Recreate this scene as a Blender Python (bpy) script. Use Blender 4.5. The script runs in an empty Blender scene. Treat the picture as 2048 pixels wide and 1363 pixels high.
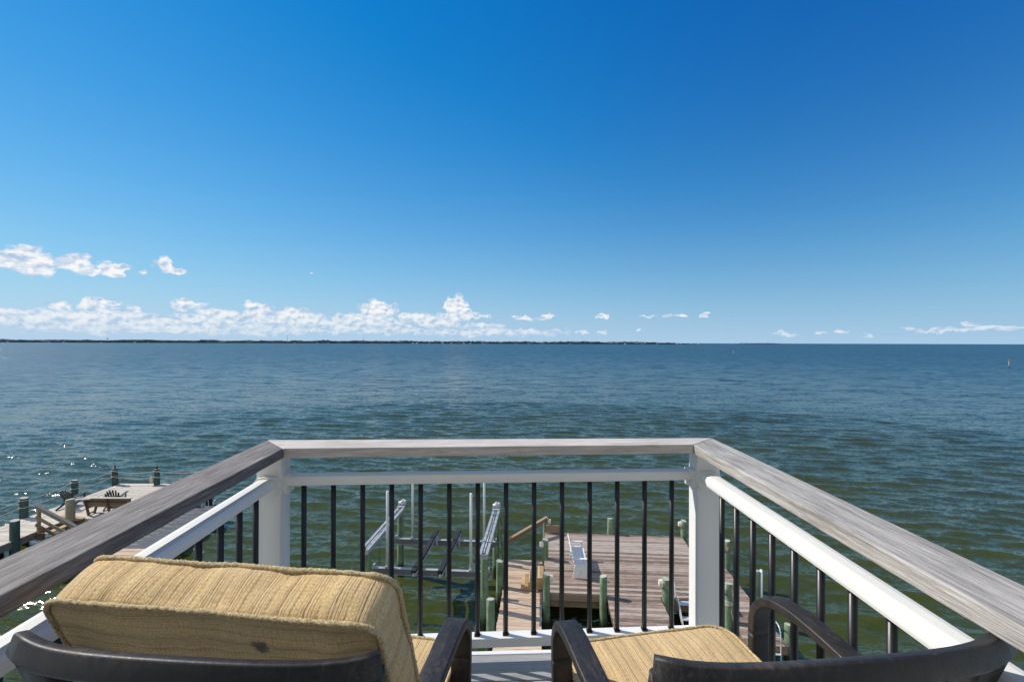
import bpy, bmesh, math, random
import numpy as np
from mathutils import Vector, Matrix, noise
R = math.radians
random.seed(7)
scene = bpy.context.scene
COL = scene.collection
CH = 9.2                      # camera height above the water

# ------------------------------------------------------------------ camera
cam_d = bpy.data.cameras.new('camera'); cam = bpy.data.objects.new('camera', cam_d); COL.objects.link(cam)
cam_d.sensor_width = 36; cam_d.lens = 16; cam_d.clip_start = 0.02; cam_d.clip_end = 200000
cam.location = (0, 0, CH); cam.rotation_euler = (R(90.22), R(-0.168), 0)
scene.camera = cam
scene.view_settings.view_transform = 'Standard'; scene.view_settings.look = 'None'
scene.view_settings.exposure = 0.0; scene.view_settings.gamma = 1

# ------------------------------------------------------------------ node helpers
class NT:
    def __init__(s, tree): s.t = tree; s.n = tree.nodes; s.l = tree.links
    def new(s, typ, **kw):
        n = s.n.new(typ)
        for k, v in kw.items():
            if k == 'inp':
                for a, b in v.items():
                    if hasattr(b, 'node') : s.l.new(b, n.inputs[a])
                    else: n.inputs[a].default_value = b
            else: setattr(n, k, v)
        return n
    def math(s, op, a, b=None, c=None, clamp=False):
        n = s.n.new('ShaderNodeMath'); n.operation = op; n.use_clamp = clamp
        for i, v in enumerate((a, b, c)):
            if v is None: continue
            if hasattr(v, 'node'): s.l.new(v, n.inputs[i])
            else: n.inputs[i].default_value = v
        return n.outputs[0]
    def noise(s, vec, scale, detail=4, rough=.5, dist=0):
        n = s.new('ShaderNodeTexNoise'); n.inputs['Scale'].default_value = scale
        n.inputs['Detail'].default_value = detail; n.inputs['Roughness'].default_value = rough
        n.inputs['Distortion'].default_value = dist
        if vec is not None: s.l.new(vec, n.inputs['Vector'])
        return n.outputs[0]
    def ramp(s, fac, stops, interp='LINEAR'):
        n = s.n.new('ShaderNodeValToRGB'); cr = n.color_ramp; cr.interpolation = interp
        while len(cr.elements) > 1: cr.elements.remove(cr.elements[-1])
        for i, (p, c) in enumerate(stops):
            e = cr.elements[0] if i == 0 else cr.elements.new(p)
            e.position = p; e.color = (c, c, c, 1) if isinstance(c, (int, float)) else (*c, 1)
        s.l.new(fac, n.inputs[0]); return n.outputs[0]
    def mix(s, fac, a, b, typ='MIX'):
        n = s.n.new('ShaderNodeMix'); n.data_type = 'RGBA'; n.blend_type = typ
        for i, v in ((0, fac), (6, a), (7, b)):
            if hasattr(v, 'node'): s.l.new(v, n.inputs[i])
            elif i == 0: n.inputs[0].default_value = v
            else: n.inputs[i].default_value = (*v, 1)
        return n.outputs[2]
    def mapping(s, vec, scale=(1, 1, 1), rot=(0, 0, 0), loc=(0, 0, 0)):
        n = s.n.new('ShaderNodeMapping'); s.l.new(vec, n.inputs[0])
        n.inputs['Scale'].default_value = scale; n.inputs['Rotation'].default_value = rot; n.inputs['Location'].default_value = loc
        return n.outputs[0]
    def bump(s, h, strength=.3, dist=.01, normal=None):
        n = s.n.new('ShaderNodeBump'); n.inputs['Strength'].default_value = strength; n.inputs['Distance'].default_value = dist
        s.l.new(h, n.inputs['Height'])
        if normal is not None: s.l.new(normal, n.inputs['Normal'])
        return n.outputs[0]

MATS = {}
def mat(name):
    m = bpy.data.materials.new(name); m.use_nodes = True
    k = NT(m.node_tree); p = k.n['Principled BSDF']; MATS[name] = m
    return m, k, p

# ------------------------------------------------------------------ world: sky with far cumulus
AZ, EL = 18.0, 41.5            # the sun: left of the view, AZ degrees ahead of due left
SUN = Vector((-math.cos(R(AZ)) * math.cos(R(EL)), math.sin(R(AZ)) * math.cos(R(EL)), math.sin(R(EL))))
world = bpy.data.worlds.new('World'); scene.world = world; world.use_nodes = True
k = NT(world.node_tree)
bg = k.n['Background']; out = k.n['World Output']
sky = k.new('ShaderNodeTexSky'); sky.sky_type = 'NISHITA'; sky.sun_disc = False
sky.sun_elevation = R(EL); sky.sun_rotation = math.atan2(SUN.x, SUN.y)
sky.altitude = 0; sky.air_density = 1.0; sky.dust_density = 0.0; sky.ozone_density = 1.5
SKY_STRENGTH = 0.13
tc0 = k.new('ShaderNodeTexCoord'); s0 = k.new('ShaderNodeSeparateXYZ'); k.l.new(tc0.outputs['Generated'], s0.inputs[0])
c0 = k.new('ShaderNodeCombineXYZ'); k.l.new(s0.outputs[0], c0.inputs[0]); k.l.new(s0.outputs[1], c0.inputs[1])
k.l.new(k.math('MULTIPLY_ADD', k.math('MAXIMUM', s0.outputs[2], 0.0), 0.70, .002), c0.inputs[2]); k.l.new(c0.outputs[0], sky.inputs[0])
GRADE = ((1.6, .335), (1.0, .53), (.6, .779))          # exponent, gain per channel: a deep polarised blue
sc_ = k.new('ShaderNodeSeparateColor'); k.l.new(sky.outputs[0], sc_.inputs[0]); cc_ = k.new('ShaderNodeCombineColor')
for i, (pw, gn) in enumerate(GRADE):
    k.l.new(k.math('MULTIPLY', k.math('POWER', k.math('MULTIPLY', sc_.outputs[i], SKY_STRENGTH), pw), gn / SKY_STRENGTH), cc_.inputs[i])
air = k.math('MULTIPLY', k.math('POWER', 2.71828, k.math('MULTIPLY', k.math('MAXIMUM', s0.outputs[2], 0.0), -7.0)), .88)
low = k.new('ShaderNodeVectorMath', operation='SUBTRACT'); # the band of sky at right angles to the sun is the deepest (polarised) blue
pol = k.new('ShaderNodeMapRange', interpolation_type='SMOOTHSTEP', inp={'Value': s0.outputs[0], 'From Min': -.1, 'From Max': .75}).outputs[0]
k.l.new(k.mix(pol, cc_.outputs[0], k.mix(1.0, cc_.outputs[0], (.45, .74, .84), 'MULTIPLY')), low.inputs[0]); low.inputs[1].default_value = (.034 / SKY_STRENGTH, 0, 0)
mx = k.new('ShaderNodeVectorMath', operation='MAXIMUM'); k.l.new(low.outputs[0], mx.inputs[0]); mx.inputs[1].default_value = (.0, 0, 0)
paled = k.mix(air, mx.outputs[0], tuple(c / SKY_STRENGTH for c in (.43, .62, .83)))
bk = k.math('MAXIMUM', k.new('ShaderNodeMapRange', interpolation_type='SMOOTHSTEP', inp={'Value': s0.outputs[1], 'From Min': .15, 'From Max': -.35}).outputs[0],
            k.new('ShaderNodeMapRange', interpolation_type='SMOOTHSTEP', inp={'Value': s0.outputs[2], 'From Min': .84, 'From Max': 1.0}).outputs[0])
paled = k.mix(bk, paled, tuple(c / SKY_STRENGTH for c in (.55, .62, .72)))
k.l.new(paled, bg.inputs[0]); bg.inputs[1].default_value = SKY_STRENGTH
tc = k.new('ShaderNodeTexCoord'); sp = k.new('ShaderNodeSeparateXYZ'); k.l.new(tc.outputs['Generated'], sp.inputs[0])
az = k.math('ARCTAN2', sp.outputs[0], sp.outputs[1]); el = k.math('ARCSINE', sp.outputs[2])
# cumulus banks: bearing, height above the horizon, half sizes (degrees), strength
BANKS = []
def bank(px, py, rx, ry, s=1.0):
    u = (px - 1024) / 910.; hz = 682 + .00293 * px
    a = math.atan(u); e = math.atan((hz - py) / 910. * math.cos(a))
    BANKS.append((a, e, rx / 910. * math.cos(a) ** 2, ry / 910. * math.cos(a), s))
for b in [(60,646,90,12,.6),(190,652,120,11,.55),(300,640,90,14,.8),(400,648,80,11,.6),(560,648,80,11,.6),(740,645,80,10,.6),(860,640,60,9,.7),(600,660,140,5,.45),(300,664,160,5,.4),(1045,664,60,4,.5),(45,524,84,29,1.2),(-10,515,40,20,1),(155,531,33,22,1),(225,541,30,17,1),(192,549,20,7,.8),(290,547,8,4,.7),(330,534,20,17,1),(352,544,14,6,.8),(620,548,6,3,.5),
          (20,632,90,15,1),(125,613,32,10,.9),(195,614,30,15,1),(258,622,20,11,.9),(372,613,32,14,1),(230,638,240,15,1),(320,650,130,11,.8),
          (440,628,40,13,1),(510,621,30,16,1),(500,641,110,13,.9),(596,631,48,14,1),(640,645,60,9,.8),(755,620,36,18,1),(722,637,62,12,.95),(840,634,48,8,.9),
          (912,610,19,20,1.1),(925,628,30,9,1),(890,633,48,9,.9),(965,631,20,5,.9),(880,648,42,7,.7),(960,652,40,6,.6),(700,652,80,6,.6),
          (1045,635,24,4.5,.9),(1093,634,20,5,.9),(1208,630,14,4.5,.9),(1290,631,14,2,.5),(1328,631,8,5,.9),(1352,632,12,4,.9),(1400,629,10,6.5,1),
          (480,662,160,7,.5),(780,662,150,7,.55),(960,665,160,7,.55),(1165,665,14,6,.7),(1205,663,8,4,.6),(1280,660,6,3,.5),(1570,669,26,5,.8),(1645,668,10,3.5,.7),(1680,667,14,4.5,.7),(1725,667,14,3.5,.6),
          (1830,659,26,5,.7),(1943,648,16,6,.9),(1890,661,60,4,.7),(2000,655,60,5,.8),(1950,660,60,4,.6)]:
    bank(*b)
# ragged edges: shift the lookup direction with noise first
cv = k.new('ShaderNodeCombineXYZ'); k.l.new(az, cv.inputs[0]); k.l.new(k.math('MULTIPLY', el, 1.4), cv.inputs[1])
cvec = cv.outputs[0]
n_big = k.noise(cvec, 70, 8, .54)
n_off = k.noise(k.mapping(cvec, loc=(.004, -.008, 0)), 70, 8, .54)
wn = k.new('ShaderNodeTexNoise'); k.l.new(cvec, wn.inputs['Vector']); wn.inputs['Scale'].default_value = 30; wn.inputs['Detail'].default_value = 8; wn.inputs['Roughness'].default_value = .58
ws = k.new('ShaderNodeSeparateColor'); k.l.new(wn.outputs['Color'], ws.inputs[0])
waz = k.math('ADD', az, k.math('MULTIPLY', k.math('SUBTRACT', ws.outputs[0], .5), .075)); wel = k.math('ADD', el, k.math('MULTIPLY', k.math('SUBTRACT', ws.outputs[1], .5), .034))
cur = None
for (a, e, ra, re_, s) in BANKS:
    da = k.math('MULTIPLY', k.math('SUBTRACT', waz, a), 1 / ra)
    de = k.math('MULTIPLY', k.math('SUBTRACT', wel, e), 1 / re_)
    de = k.math('MULTIPLY', de, k.math('ADD', 1.0, k.math('MULTIPLY', k.math('LESS_THAN', de, 0.0), .35)))
    d2 = k.math('ADD', k.math('MULTIPLY', da, da), k.math('MULTIPLY', de, de))
    v = k.math('MULTIPLY_ADD', d2, -1.0 * s, s)
    cur = v if cur is None else k.math('MAXIMUM', cur, v)
dens = k.math('ADD', k.math('MAXIMUM', cur, -1.2), k.math('MULTIPLY', k.math('SUBTRACT', n_big, .5), 2.8))
alpha = k.new('ShaderNodeMapRange', interpolation_type='SMOOTHSTEP', inp={'Value': dens, 'From Min': -.50, 'From Max': .40}).outputs[0]
front = k.math('GREATER_THAN', sp.outputs[1], 0.02)
# far away clouds near the horizon pale into the air
fade = k.new('ShaderNodeMapRange', inp={'Value': el, 'From Min': .004, 'From Max': .07, 'To Min': .45, 'To Max': 1.0}).outputs[0]
alpha = k.math('MULTIPLY', k.math('MULTIPLY', alpha, front), fade)
relief = k.math('MULTIPLY_ADD', k.math('SUBTRACT', n_off, n_big), 3.2, .88)
lowsh = k.ramp(k.noise(k.mapping(cvec, scale=(1, 1.6, 1)), 26, 4, .6), [(.42, 0.0), (.58, .45)])
relief = k.math('SUBTRACT', relief, lowsh, clamp=True)
ccol = k.mix(relief, (.47, .62, .82), (.99, .99, 1.0))
bg2 = k.new('ShaderNodeBackground', inp={'Color': ccol, 'Strength': .95})
ms = k.new('ShaderNodeMixShader'); k.l.new(alpha, ms.inputs[0]); k.l.new(bg.outputs[0], ms.inputs[1]); k.l.new(bg2.outputs[0], ms.inputs[2])
k.l.new(ms.outputs[0], out.inputs[0])

sun_d = bpy.data.lights.new('sun', 'SUN'); sun_d.energy = 5.0; sun_d.angle = R(.5); sun_d.color = (1, .93, .82)
sun = bpy.data.objects.new('sun', sun_d); COL.objects.link(sun); sun.rotation_euler = (-SUN).to_track_quat('-Z', 'Y').to_euler()

# ------------------------------------------------------------------ materials
def attr(k, name='rnd'):
    n = k.n.new('ShaderNodeAttribute'); n.attribute_name = name; return n.outputs['Fac']
def obj_co(k): return k.new('ShaderNodeTexCoord').outputs['Object']
def wood(name, dark, mid, light, rough=.8, grain=1.0, var=.35, bump=.25, scuff=0.0, fine=1.0, crack=.6, lx=1.0):
    m, k, p = mat(name)
    co = obj_co(k); r = attr(k)
    off = k.new('ShaderNodeVectorMath', operation='MULTIPLY_ADD'); k.l.new(co, off.inputs[0]); off.inputs[1].default_value = (1, 1, 1)
    cx = k.new('ShaderNodeCombineXYZ'); k.l.new(k.math('MULTIPLY', r, 37.), cx.inputs[0]); k.l.new(k.math('MULTIPLY', r, 11.), cx.inputs[1]); k.l.new(k.math('MULTIPLY', r, 5.), cx.inputs[2])
    k.l.new(cx.outputs[0], off.inputs[2]); v = off.outputs[0]
    g1 = k.noise(k.mapping(v, scale=(2.2 * lx * fine, 55 * fine, 55 * fine)), 1.0 * grain, 6, .65, .6)
    g2 = k.noise(k.mapping(v, scale=(9 * lx * fine, 260 * fine, 260 * fine)), 1.0, 3, .6)
    g3 = k.noise(v, 3.0, 4, .6)
    f = k.math('ADD', k.math('MULTIPLY', g1, .6), k.math('ADD', k.math('MULTIPLY', g2, .3), k.math('MULTIPLY', g3, .25)))
    f = k.math('ADD', f, k.math('MULTIPLY', k.math('SUBTRACT', r, .5), var * .6))
    c = k.ramp(f, [(.40, dark), (.56, mid), (.72, light)])
    if scuff:
        sc = k.noise(k.mapping(v, scale=(3, 22, 1)), 1.0, 5, .7)
        c = k.mix(k.math('MULTIPLY', k.ramp(sc, [(.58, 0.0), (.72, 1.0)]), scuff), c, tuple(min(1, x * 1.5 + .06) for x in light))
    ck = k.noise(k.mapping(v, scale=(1.4 * lx * fine, 120 * fine, 120 * fine)), 1.0, 4, .6, .3)
    c = k.mix(k.ramp(ck, [(.66, 0.0), (.72, crack)]), c, tuple(x * .28 for x in dark))
    kn = k.noise(k.mapping(v, scale=(5, 16, 16)), 1.0, 4, .6); c = k.mix(k.ramp(kn, [(.35, .35 * crack), (.45, 0.0)]), c, dark)
    k.l.new(c, p.inputs['Base Color']); p.inputs['Roughness'].default_value = rough
    k.l.new(k.bump(k.math('ADD', g1, g2), bump, .004), p.inputs['Normal'])
    return m
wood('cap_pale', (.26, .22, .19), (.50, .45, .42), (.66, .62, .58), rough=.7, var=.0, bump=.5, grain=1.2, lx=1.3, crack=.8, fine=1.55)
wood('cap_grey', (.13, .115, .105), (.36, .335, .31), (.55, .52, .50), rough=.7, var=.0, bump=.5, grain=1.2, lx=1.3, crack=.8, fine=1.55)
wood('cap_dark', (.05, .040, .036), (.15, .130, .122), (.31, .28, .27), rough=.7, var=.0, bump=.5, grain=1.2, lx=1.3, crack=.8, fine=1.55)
wood('deck_comp', (.20, .205, .21), (.30, .305, .31), (.40, .40, .40), rough=.7, var=.1, bump=.4)
wood('dock_red', (.12, .078, .055), (.255, .185, .145), (.40, .34, .30), var=.5, scuff=.6, fine=.6)
wood('dock_tan', (.30, .20, .13), (.47, .345, .25), (.58, .46, .36), var=.45, scuff=.3, fine=.6)
wood('dock_pale', (.34, .29, .235), (.48, .43, .37), (.60, .55, .49), var=.35, fine=.6)
wood('dock_shade', (.045, .055, .075), (.075, .085, .105), (.11, .115, .13), var=.3, fine=.6)  # shade over the low left pier put into the board colour
wood('timber_brown', (.09, .055, .03), (.20, .13, .08), (.32, .23, .15), var=.5, fine=.5)
wood('timber_gold', (.24, .14, .06), (.42, .28, .14), (.56, .41, .23), var=.4, fine=.5)
wood('timber_grey', (.14, .12, .10), (.25, .22, .19), (.36, .32, .28), var=.4, fine=.5)
def chairwood(name):
    m, k, p = mat(name); co = obj_co(k)
    g = k.math('MAXIMUM', k.noise(k.mapping(co, scale=(110, 5, 110)), 1.0, 5, .65, .3), k.noise(k.mapping(co, scale=(110, 90, 6)), 1.0, 5, .65, .3))
    g0 = k.noise(co, 9, 5, .65); e = k.noise(co, 22, 8, .75)
    c = k.ramp(k.math('ADD', k.math('MULTIPLY', g, .6), k.math('MULTIPLY', g0, .45)), [(.44, (.009, .009, .010)), (.58, (.024, .021, .021)), (.68, (.058, .045, .038)), (.78, (.15, .11, .085))])
    geo = k.new('ShaderNodeNewGeometry')
    wear = k.math('MULTIPLY', k.ramp(geo.outputs['Pointiness'], [(.53, 0.0), (.60, 1.0)]), k.ramp(e, [(.60, 0.0), (.66, 1.0)]))
    c = k.mix(wear, c, (.42, .27, .17))
    k.l.new(c, p.inputs['Base Color']); k.l.new(k.ramp(g, [(.3, .38), (.7, .62)]), p.inputs['Roughness'])
    k.l.new(k.bump(g, .25, .003), p.inputs['Normal']); return m
chairwood('chair_wood')
def plain(name, col, rough=.5, metal=0., nz=.12, scale=8, bump=0, spec=None):
    m, k, p = mat(name); co = obj_co(k); n = k.noise(co, scale, 5, .6)
    d = tuple(c * (1 - nz) for c in col); l = tuple(min(1, c * (1 + nz)) for c in col)
    k.l.new(k.ramp(n, [(.3, d), (.7, l)]), p.inputs['Base Color'])
    k.l.new(k.ramp(n, [(.3, max(.05, rough - .08)), (.7, min(1, rough + .08))]), p.inputs['Roughness'])
    p.inputs['Metallic'].default_value = metal
    if bump: k.l.new(k.bump(k.noise(co, scale * 6, 4), bump, .004), p.inputs['Normal'])
    return m
plain('vinyl', (.78, .78, .765), .38, nz=.03, scale=3)
plain('baluster', (.006, .007, .009), .38, nz=.2)
plain('bench_white', (.74, .75, .75), .5, nz=.06)
plain('galv', (.42, .44, .46), .45, .35, nz=.2, scale=5)
plain('galv_shade', (.15, .155, .165), .5, .2, nz=.2, scale=5)  # galvanised metal with shade put into its colour
plain('alu', (.62, .64, .66), .4, .3, nz=.1)
plain('bunk', (.010, .010, .013), .7, nz=.3)
plain('pvc', (.72, .74, .76), .4, nz=.05)
plain('rope', (.50, .45, .36), .9, nz=.2, scale=60)
plain('lamp_box', (.72, .66, .55), .6, nz=.12, scale=20)
plain('adk', (.012, .028, .032), .5, nz=.3)
plain('iron', (.02, .02, .02), .6)
plain('screw', (.75, .55, .45), .5)
plain('far_wood_haze', (.048, .098, .128), .95, nz=.45, scale=.02)  # woodland green shifted to blue, haze put into the colour
plain('far_wall', (.62, .64, .66), .7, nz=.05)
plain('far_roof', (.16, .18, .21), .8, nz=.1)
plain('far_steel', (.10, .14, .17), .6)
plain('siding', (.80, .74, .62), .7, nz=.05)
plain('door_glass', (.10, .10, .11), .15, nz=.1)
plain('sand', (.20, .22, .19), .9, scale=.01)
def pile_mat(name, a, b, stain):
    m, k, p = mat(name); co = obj_co(k); oi = k.new('ShaderNodeObjectInfo')
    rv = k.new('ShaderNodeVectorMath', operation='ADD'); k.l.new(co, rv.inputs[0]); 
    cc = k.new('ShaderNodeCombineXYZ'); k.l.new(k.math('MULTIPLY', oi.outputs['Random'], 40.), cc.inputs[2]); k.l.new(cc.outputs[0], rv.inputs[1])
    g = k.noise(k.mapping(rv.outputs[0], scale=(16, 16, 1.6)), 1.0, 6, .7, .4); g2 = k.noise(rv.outputs[0], 6, 5, .7)
    c = k.ramp(k.math('ADD', k.math('MULTIPLY', g, .6), k.math('MULTIPLY', g2, .45)), [(.36, a), (.56, b), (.74, stain)])
    geo = k.new('ShaderNodeNewGeometry'); sz = k.new('ShaderNodeSeparateXYZ'); k.l.new(geo.outputs['Position'], sz.inputs[0])
    t = k.ramp(k.math('ADD', sz.outputs[2], k.math('MULTIPLY', g2, .5)), [(.55, 1.0), (.85, 0.0)])
    c = k.mix(t, c, (.022, .024, .012))                # tide line of weed and barnacles
    k.l.new(c, p.inputs['Base Color']); p.inputs['Roughness'].default_value = .85
    k.l.new(k.bump(g, .5, .01), p.inputs['Normal']); return m
pile_mat('pile_green', (.060, .105, .060), (.17, .245, .145), (.38, .42, .32))
pile_mat('pile_teal', (.020, .045, .040), (.045, .085, .075), (.09, .13, .11))
pile_mat('pile_grey', (.20, .18, .12), (.32, .29, .21), (.42, .38, .29))
plain('pile_top', (.42, .41, .36), .9, nz=.3, scale=30, bump=.3)

# fabric: woven stripes follow U of the uv map (metres)
def fabric(name, dashed, gv, spot=False):
    m, k, p = mat(name)
    uv = k.new('ShaderNodeTexCoord').outputs['UV']; s_ = k.new('ShaderNodeSeparateXYZ'); k.l.new(uv, s_.inputs[0])
    co = obj_co(k)
    wob = k.math('MULTIPLY', k.math('SUBTRACT', k.noise(uv, 30, 2), .5), .0022)
    U = k.math('ADD', s_.outputs[0], wob); V = s_.outputs[1]
    def wave(x, per, ph=0.): return k.math('MULTIPLY_ADD', k.math('SINE', k.math('MULTIPLY_ADD', x, 2 * math.pi / per, ph)), .5, .5)
    dash = k.ramp(k.noise(k.mapping(uv, scale=(70, 26, 1)), 1.0, 3, .6), [(.40, .15), (.58, 1.0)])
    groove = k.ramp(wave(U, .021), [(.78, 0.0), (.95, 1.0)])
    groove = k.math('MULTIPLY', groove, dash if dashed else k.math('MULTIPLY_ADD', dash, .55, .45))
    groove2 = k.math('MULTIPLY', k.ramp(wave(U, .0052), [(.55, 0.0), (.95, 1.0)]), k.ramp(wave(U, .042, 1.0), [(.35, 0.0), (.6, 1.0)]))
    cross = k.math('MULTIPLY', wave(V, .0065), wave(U, .0065))
    band = k.ramp(k.noise(k.mapping(uv, scale=(24, 1.2, 1)), 1.0, 3, .6), [(.4, 0.0), (.62, 1.0)])
    yb = k.math('MULTIPLY', k.ramp(cross, [(.45, 0.0), (.8, 1.0)]), k.ramp(wave(U, .042, 4.2), [(.4, 0.0), (.7, 1.0)]))
    spk = k.noise(k.mapping(uv, scale=(1, 1, 1)), 170, 5, .85)
    blot = k.noise(co, 7, 4, .6)
    c = k.ramp(spk, [(.33, (.37, .24, .10)), (.50, (.63, .43, .20)), (.68, (.86, .65, .38))])
    c = k.mix(k.math('MULTIPLY', band, .42), c, (.36, .235, .09))
    c = k.mix(k.math('MULTIPLY', k.math('MULTIPLY', groove, k.math('ADD', band, .35)), gv), c, (.19, .135, .06)); c = k.mix(k.math('MULTIPLY', groove2, .34), c, (.25, .18, .085))
    c = k.mix(k.math('MULTIPLY', yb, .75), c, (.80, .60, .24))
    c = k.mix(k.ramp(blot, [(.35, .0), (.7, .28)]), c, (.58, .45, .29))
    if spot:
        dd = k.new('ShaderNodeVectorMath', operation='DISTANCE'); k.l.new(co, dd.inputs[0]); dd.inputs[1].default_value = (.085, .172, .045)
        c = k.mix(k.ramp(k.math('ADD', dd.outputs['Value'], k.math('MULTIPLY', k.math('SUBTRACT', k.noise(co, 120, 3), .5), .02)), [(.010, .85), (.017, 0.0)]), c, (.03, .025, .02))
    k.l.new(c, p.inputs['Base Color']); p.inputs['Roughness'].default_value = .95
    p.inputs['Sheen Weight'].default_value = .15
    hgt = k.math('SUBTRACT', k.math('ADD', k.math('MULTIPLY', spk, 1.1), k.math('MULTIPLY', yb, .5)), k.math('ADD', groove, k.math('MULTIPLY', groove2, .6)))
    k.l.new(k.bump(hgt, .7, .0014), p.inputs['Normal'])
fabric('fabric', False, .48); fabric('fabric_back', False, .48, True); fabric('fabric_strip', True, .30)
m, k, p = mat('piping'); co = obj_co(k)
n = k.noise(co, 260, 3, .7)
k.l.new(k.ramp(n, [(.33, (.30, .22, .11)), (.5, (.52, .40, .22)), (.7, (.70, .57, .36))]), p.inputs['Base Color']); p.inputs['Roughness'].default_value = .95
k.l.new(k.bump(n, .9, .003), p.inputs['Normal'])

# water
m, k, p = mat('water')
geo = k.new('ShaderNodeNewGeometry'); pos = geo.outputs['Position']
patch = k.noise(k.mapping(pos, scale=(.004, .016, 1), rot=(0, 0, R(6))), 1.0, 5, .6)
patch2 = k.noise(k.mapping(pos, scale=(.05, .16, 1), rot=(0, 0, R(12))), 1.0, 4, .6)
acc = geo.outputs['Normal']
dl_ = k.new('ShaderNodeVectorMath', operation='LENGTH'); k.l.new(pos, dl_.inputs[0])
far_ = k.new('ShaderNodeMapRange', interpolation_type='SMOOTHSTEP', inp={'Value': k.math('LOGARITHM', dl_.outputs['Value'], 10.0), 'From Min': 1.3, 'From Max': 2.7}).outputs[0]
# wind ripples: slopes straight from noise so that far water keeps its roughness
for (sc, rot_, det, amp) in (((.17, .50, 1), 5, 9, 2.3), ((.22, .60, 1), 8, 3, .08), ((1.2, 2.6, 1), 12, 4, .72), ((3.6, 7.5, 1), 17, 4, .95)):
    n_ = k.new('ShaderNodeTexNoise'); k.l.new(k.mapping(pos, scale=sc, rot=(0, 0, R(rot_))), n_.inputs['Vector']); n_.inputs['Scale'].default_value = 1; n_.inputs['Detail'].default_value = det; n_.inputs['Roughness'].default_value = .74 if det > 8 else .6; n_.inputs['Distortion'].default_value = .4
    sb = k.new('ShaderNodeVectorMath', operation='SUBTRACT'); k.l.new(n_.outputs['Color'], sb.inputs[0]); sb.inputs[1].default_value = (.5, .5, .5)
    gust = k.math('MULTIPLY', k.ramp(patch, [(.3, .8), (.7, 1.15)]), far_ if det > 8 else k.math('MULTIPLY_ADD', far_, -.2, 1.0))
    ml = k.new('ShaderNodeVectorMath', operation='MULTIPLY'); k.l.new(sb.outputs[0], ml.inputs[0]); ml.inputs[1].default_value = (amp * (.12 if det > 8 else .36), amp * 1.2, 0)
    gs = k.new('ShaderNodeVectorMath', operation='SCALE'); k.l.new(ml.outputs[0], gs.inputs[0]); k.l.new(gust, gs.inputs['Scale'])
    ad = k.new('ShaderNodeVectorMath', operation='ADD'); k.l.new(acc, ad.inputs[0]); k.l.new(gs.outputs[0], ad.inputs[1]); acc = ad.outputs[0]
nn = k.new('ShaderNodeVectorMath', operation='NORMALIZE'); k.l.new(acc, nn.inputs[0])
k.l.new(nn.outputs[0], p.inputs['Normal'])
patch = k.math('ADD', k.math('MULTIPLY', patch, .5), k.math('MULTIPLY', patch2, .5))
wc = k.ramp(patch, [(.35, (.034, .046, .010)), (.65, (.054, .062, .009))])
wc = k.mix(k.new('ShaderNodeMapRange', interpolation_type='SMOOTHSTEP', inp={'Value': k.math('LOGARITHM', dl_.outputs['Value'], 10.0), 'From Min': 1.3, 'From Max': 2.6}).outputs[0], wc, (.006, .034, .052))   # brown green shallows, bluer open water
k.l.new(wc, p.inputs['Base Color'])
k.l.new(k.math('MULTIPLY_ADD', far_, .21, .09), p.inputs['Roughness']); p.inputs['IOR'].default_value = 1.333

# ------------------------------------------------------------------ mesh helpers
def new_bm():
    bm = bmesh.new(); bm.faces.layers.float.new('rnd'); return bm
def setr(bm, faces, r):
    L = bm.faces.layers.float['rnd']
    for f in faces: f[L] = r
def box(bm, c, s, rot=None, bev=0.0, mi=0, r=None, jit=0):
    M = Matrix.Translation(c) @ (rot.to_4x4() if rot is not None else Matrix()) @ Matrix.Diagonal((s[0], s[1], s[2], 1))
    g = bmesh.ops.create_cube(bm, size=1, matrix=M); vs = g['verts']
    fs = list({f for v in vs for f in v.link_faces})
    if bev:
        es = list({e for v in vs for e in v.link_edges})
        g2 = bmesh.ops.bevel(bm, geom=es, offset=bev, segments=2, affect='EDGES', profile=.5)
        fs = list({f for f in g2['faces']} | {f for v in g2['verts'] for f in v.link_faces})
    setr(bm, fs, random.random() if r is None else r)
    for f in fs: f.material_index = mi
    return fs
def sweep(bm, pts, prof, up=Vector((0, 0, 1)), mi=0, cap=True, r=None, scales=None, closed=False):
    """prof: list of (side, up) offsets; pts: path"""
    pts = [Vector(p) for p in pts]; n = len(pts); rings = []
    for i, p in enumerate(pts):
        if closed: t = (pts[(i + 1) % n] - pts[i - 1])
        else: t = (pts[min(i + 1, n - 1)] - pts[max(i - 1, 0)])
        t.normalize(); s = t.cross(up)
        if s.length < 1e-4: s = t.cross(Vector((0, 1, .01)))
        s.normalize(); u = s.cross(t)
        sc = scales[i] if scales else 1
        rings.append([bm.verts.new(p + s * a * sc + u * b * sc) for a, b in prof])
    fs = []; m_ = len(prof)
    for i in range(n if closed else n - 1):
        A, B = rings[i], rings[(i + 1) % n]
        for j in range(m_):
            fs.append(bm.faces.new((A[j], A[(j + 1) % m_], B[(j + 1) % m_], B[j])))
    if cap and not closed:
        fs.append(bm.faces.new(rings[0][::-1])); fs.append(bm.faces.new(rings[-1]))
    for f in fs: f.material_index = mi; f.smooth = True
    setr(bm, fs, random.random() if r is None else r); return fs
def circ(r, n=10): return [(r * math.cos(2 * math.pi * i / n), r * math.sin(2 * math.pi * i / n)) for i in range(n)]
def rrect(w, h, r, n=3):
    o = []
    for cx, cy, a0 in ((w / 2 - r, h / 2 - r, 0), (-w / 2 + r, h / 2 - r, 90), (-w / 2 + r, -h / 2 + r, 180), (w / 2 - r, -h / 2 + r, 270)):
        for i in range(n + 1):
            a = R(a0 + 90 * i / n); o.append((cx + r * math.cos(a), cy + r * math.sin(a)))
    return o
def tube(bm, pts, r, n=8, mi=0, closed=False, scales=None): return sweep(bm, pts, circ(r, n), mi=mi, closed=closed, scales=scales)
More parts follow.
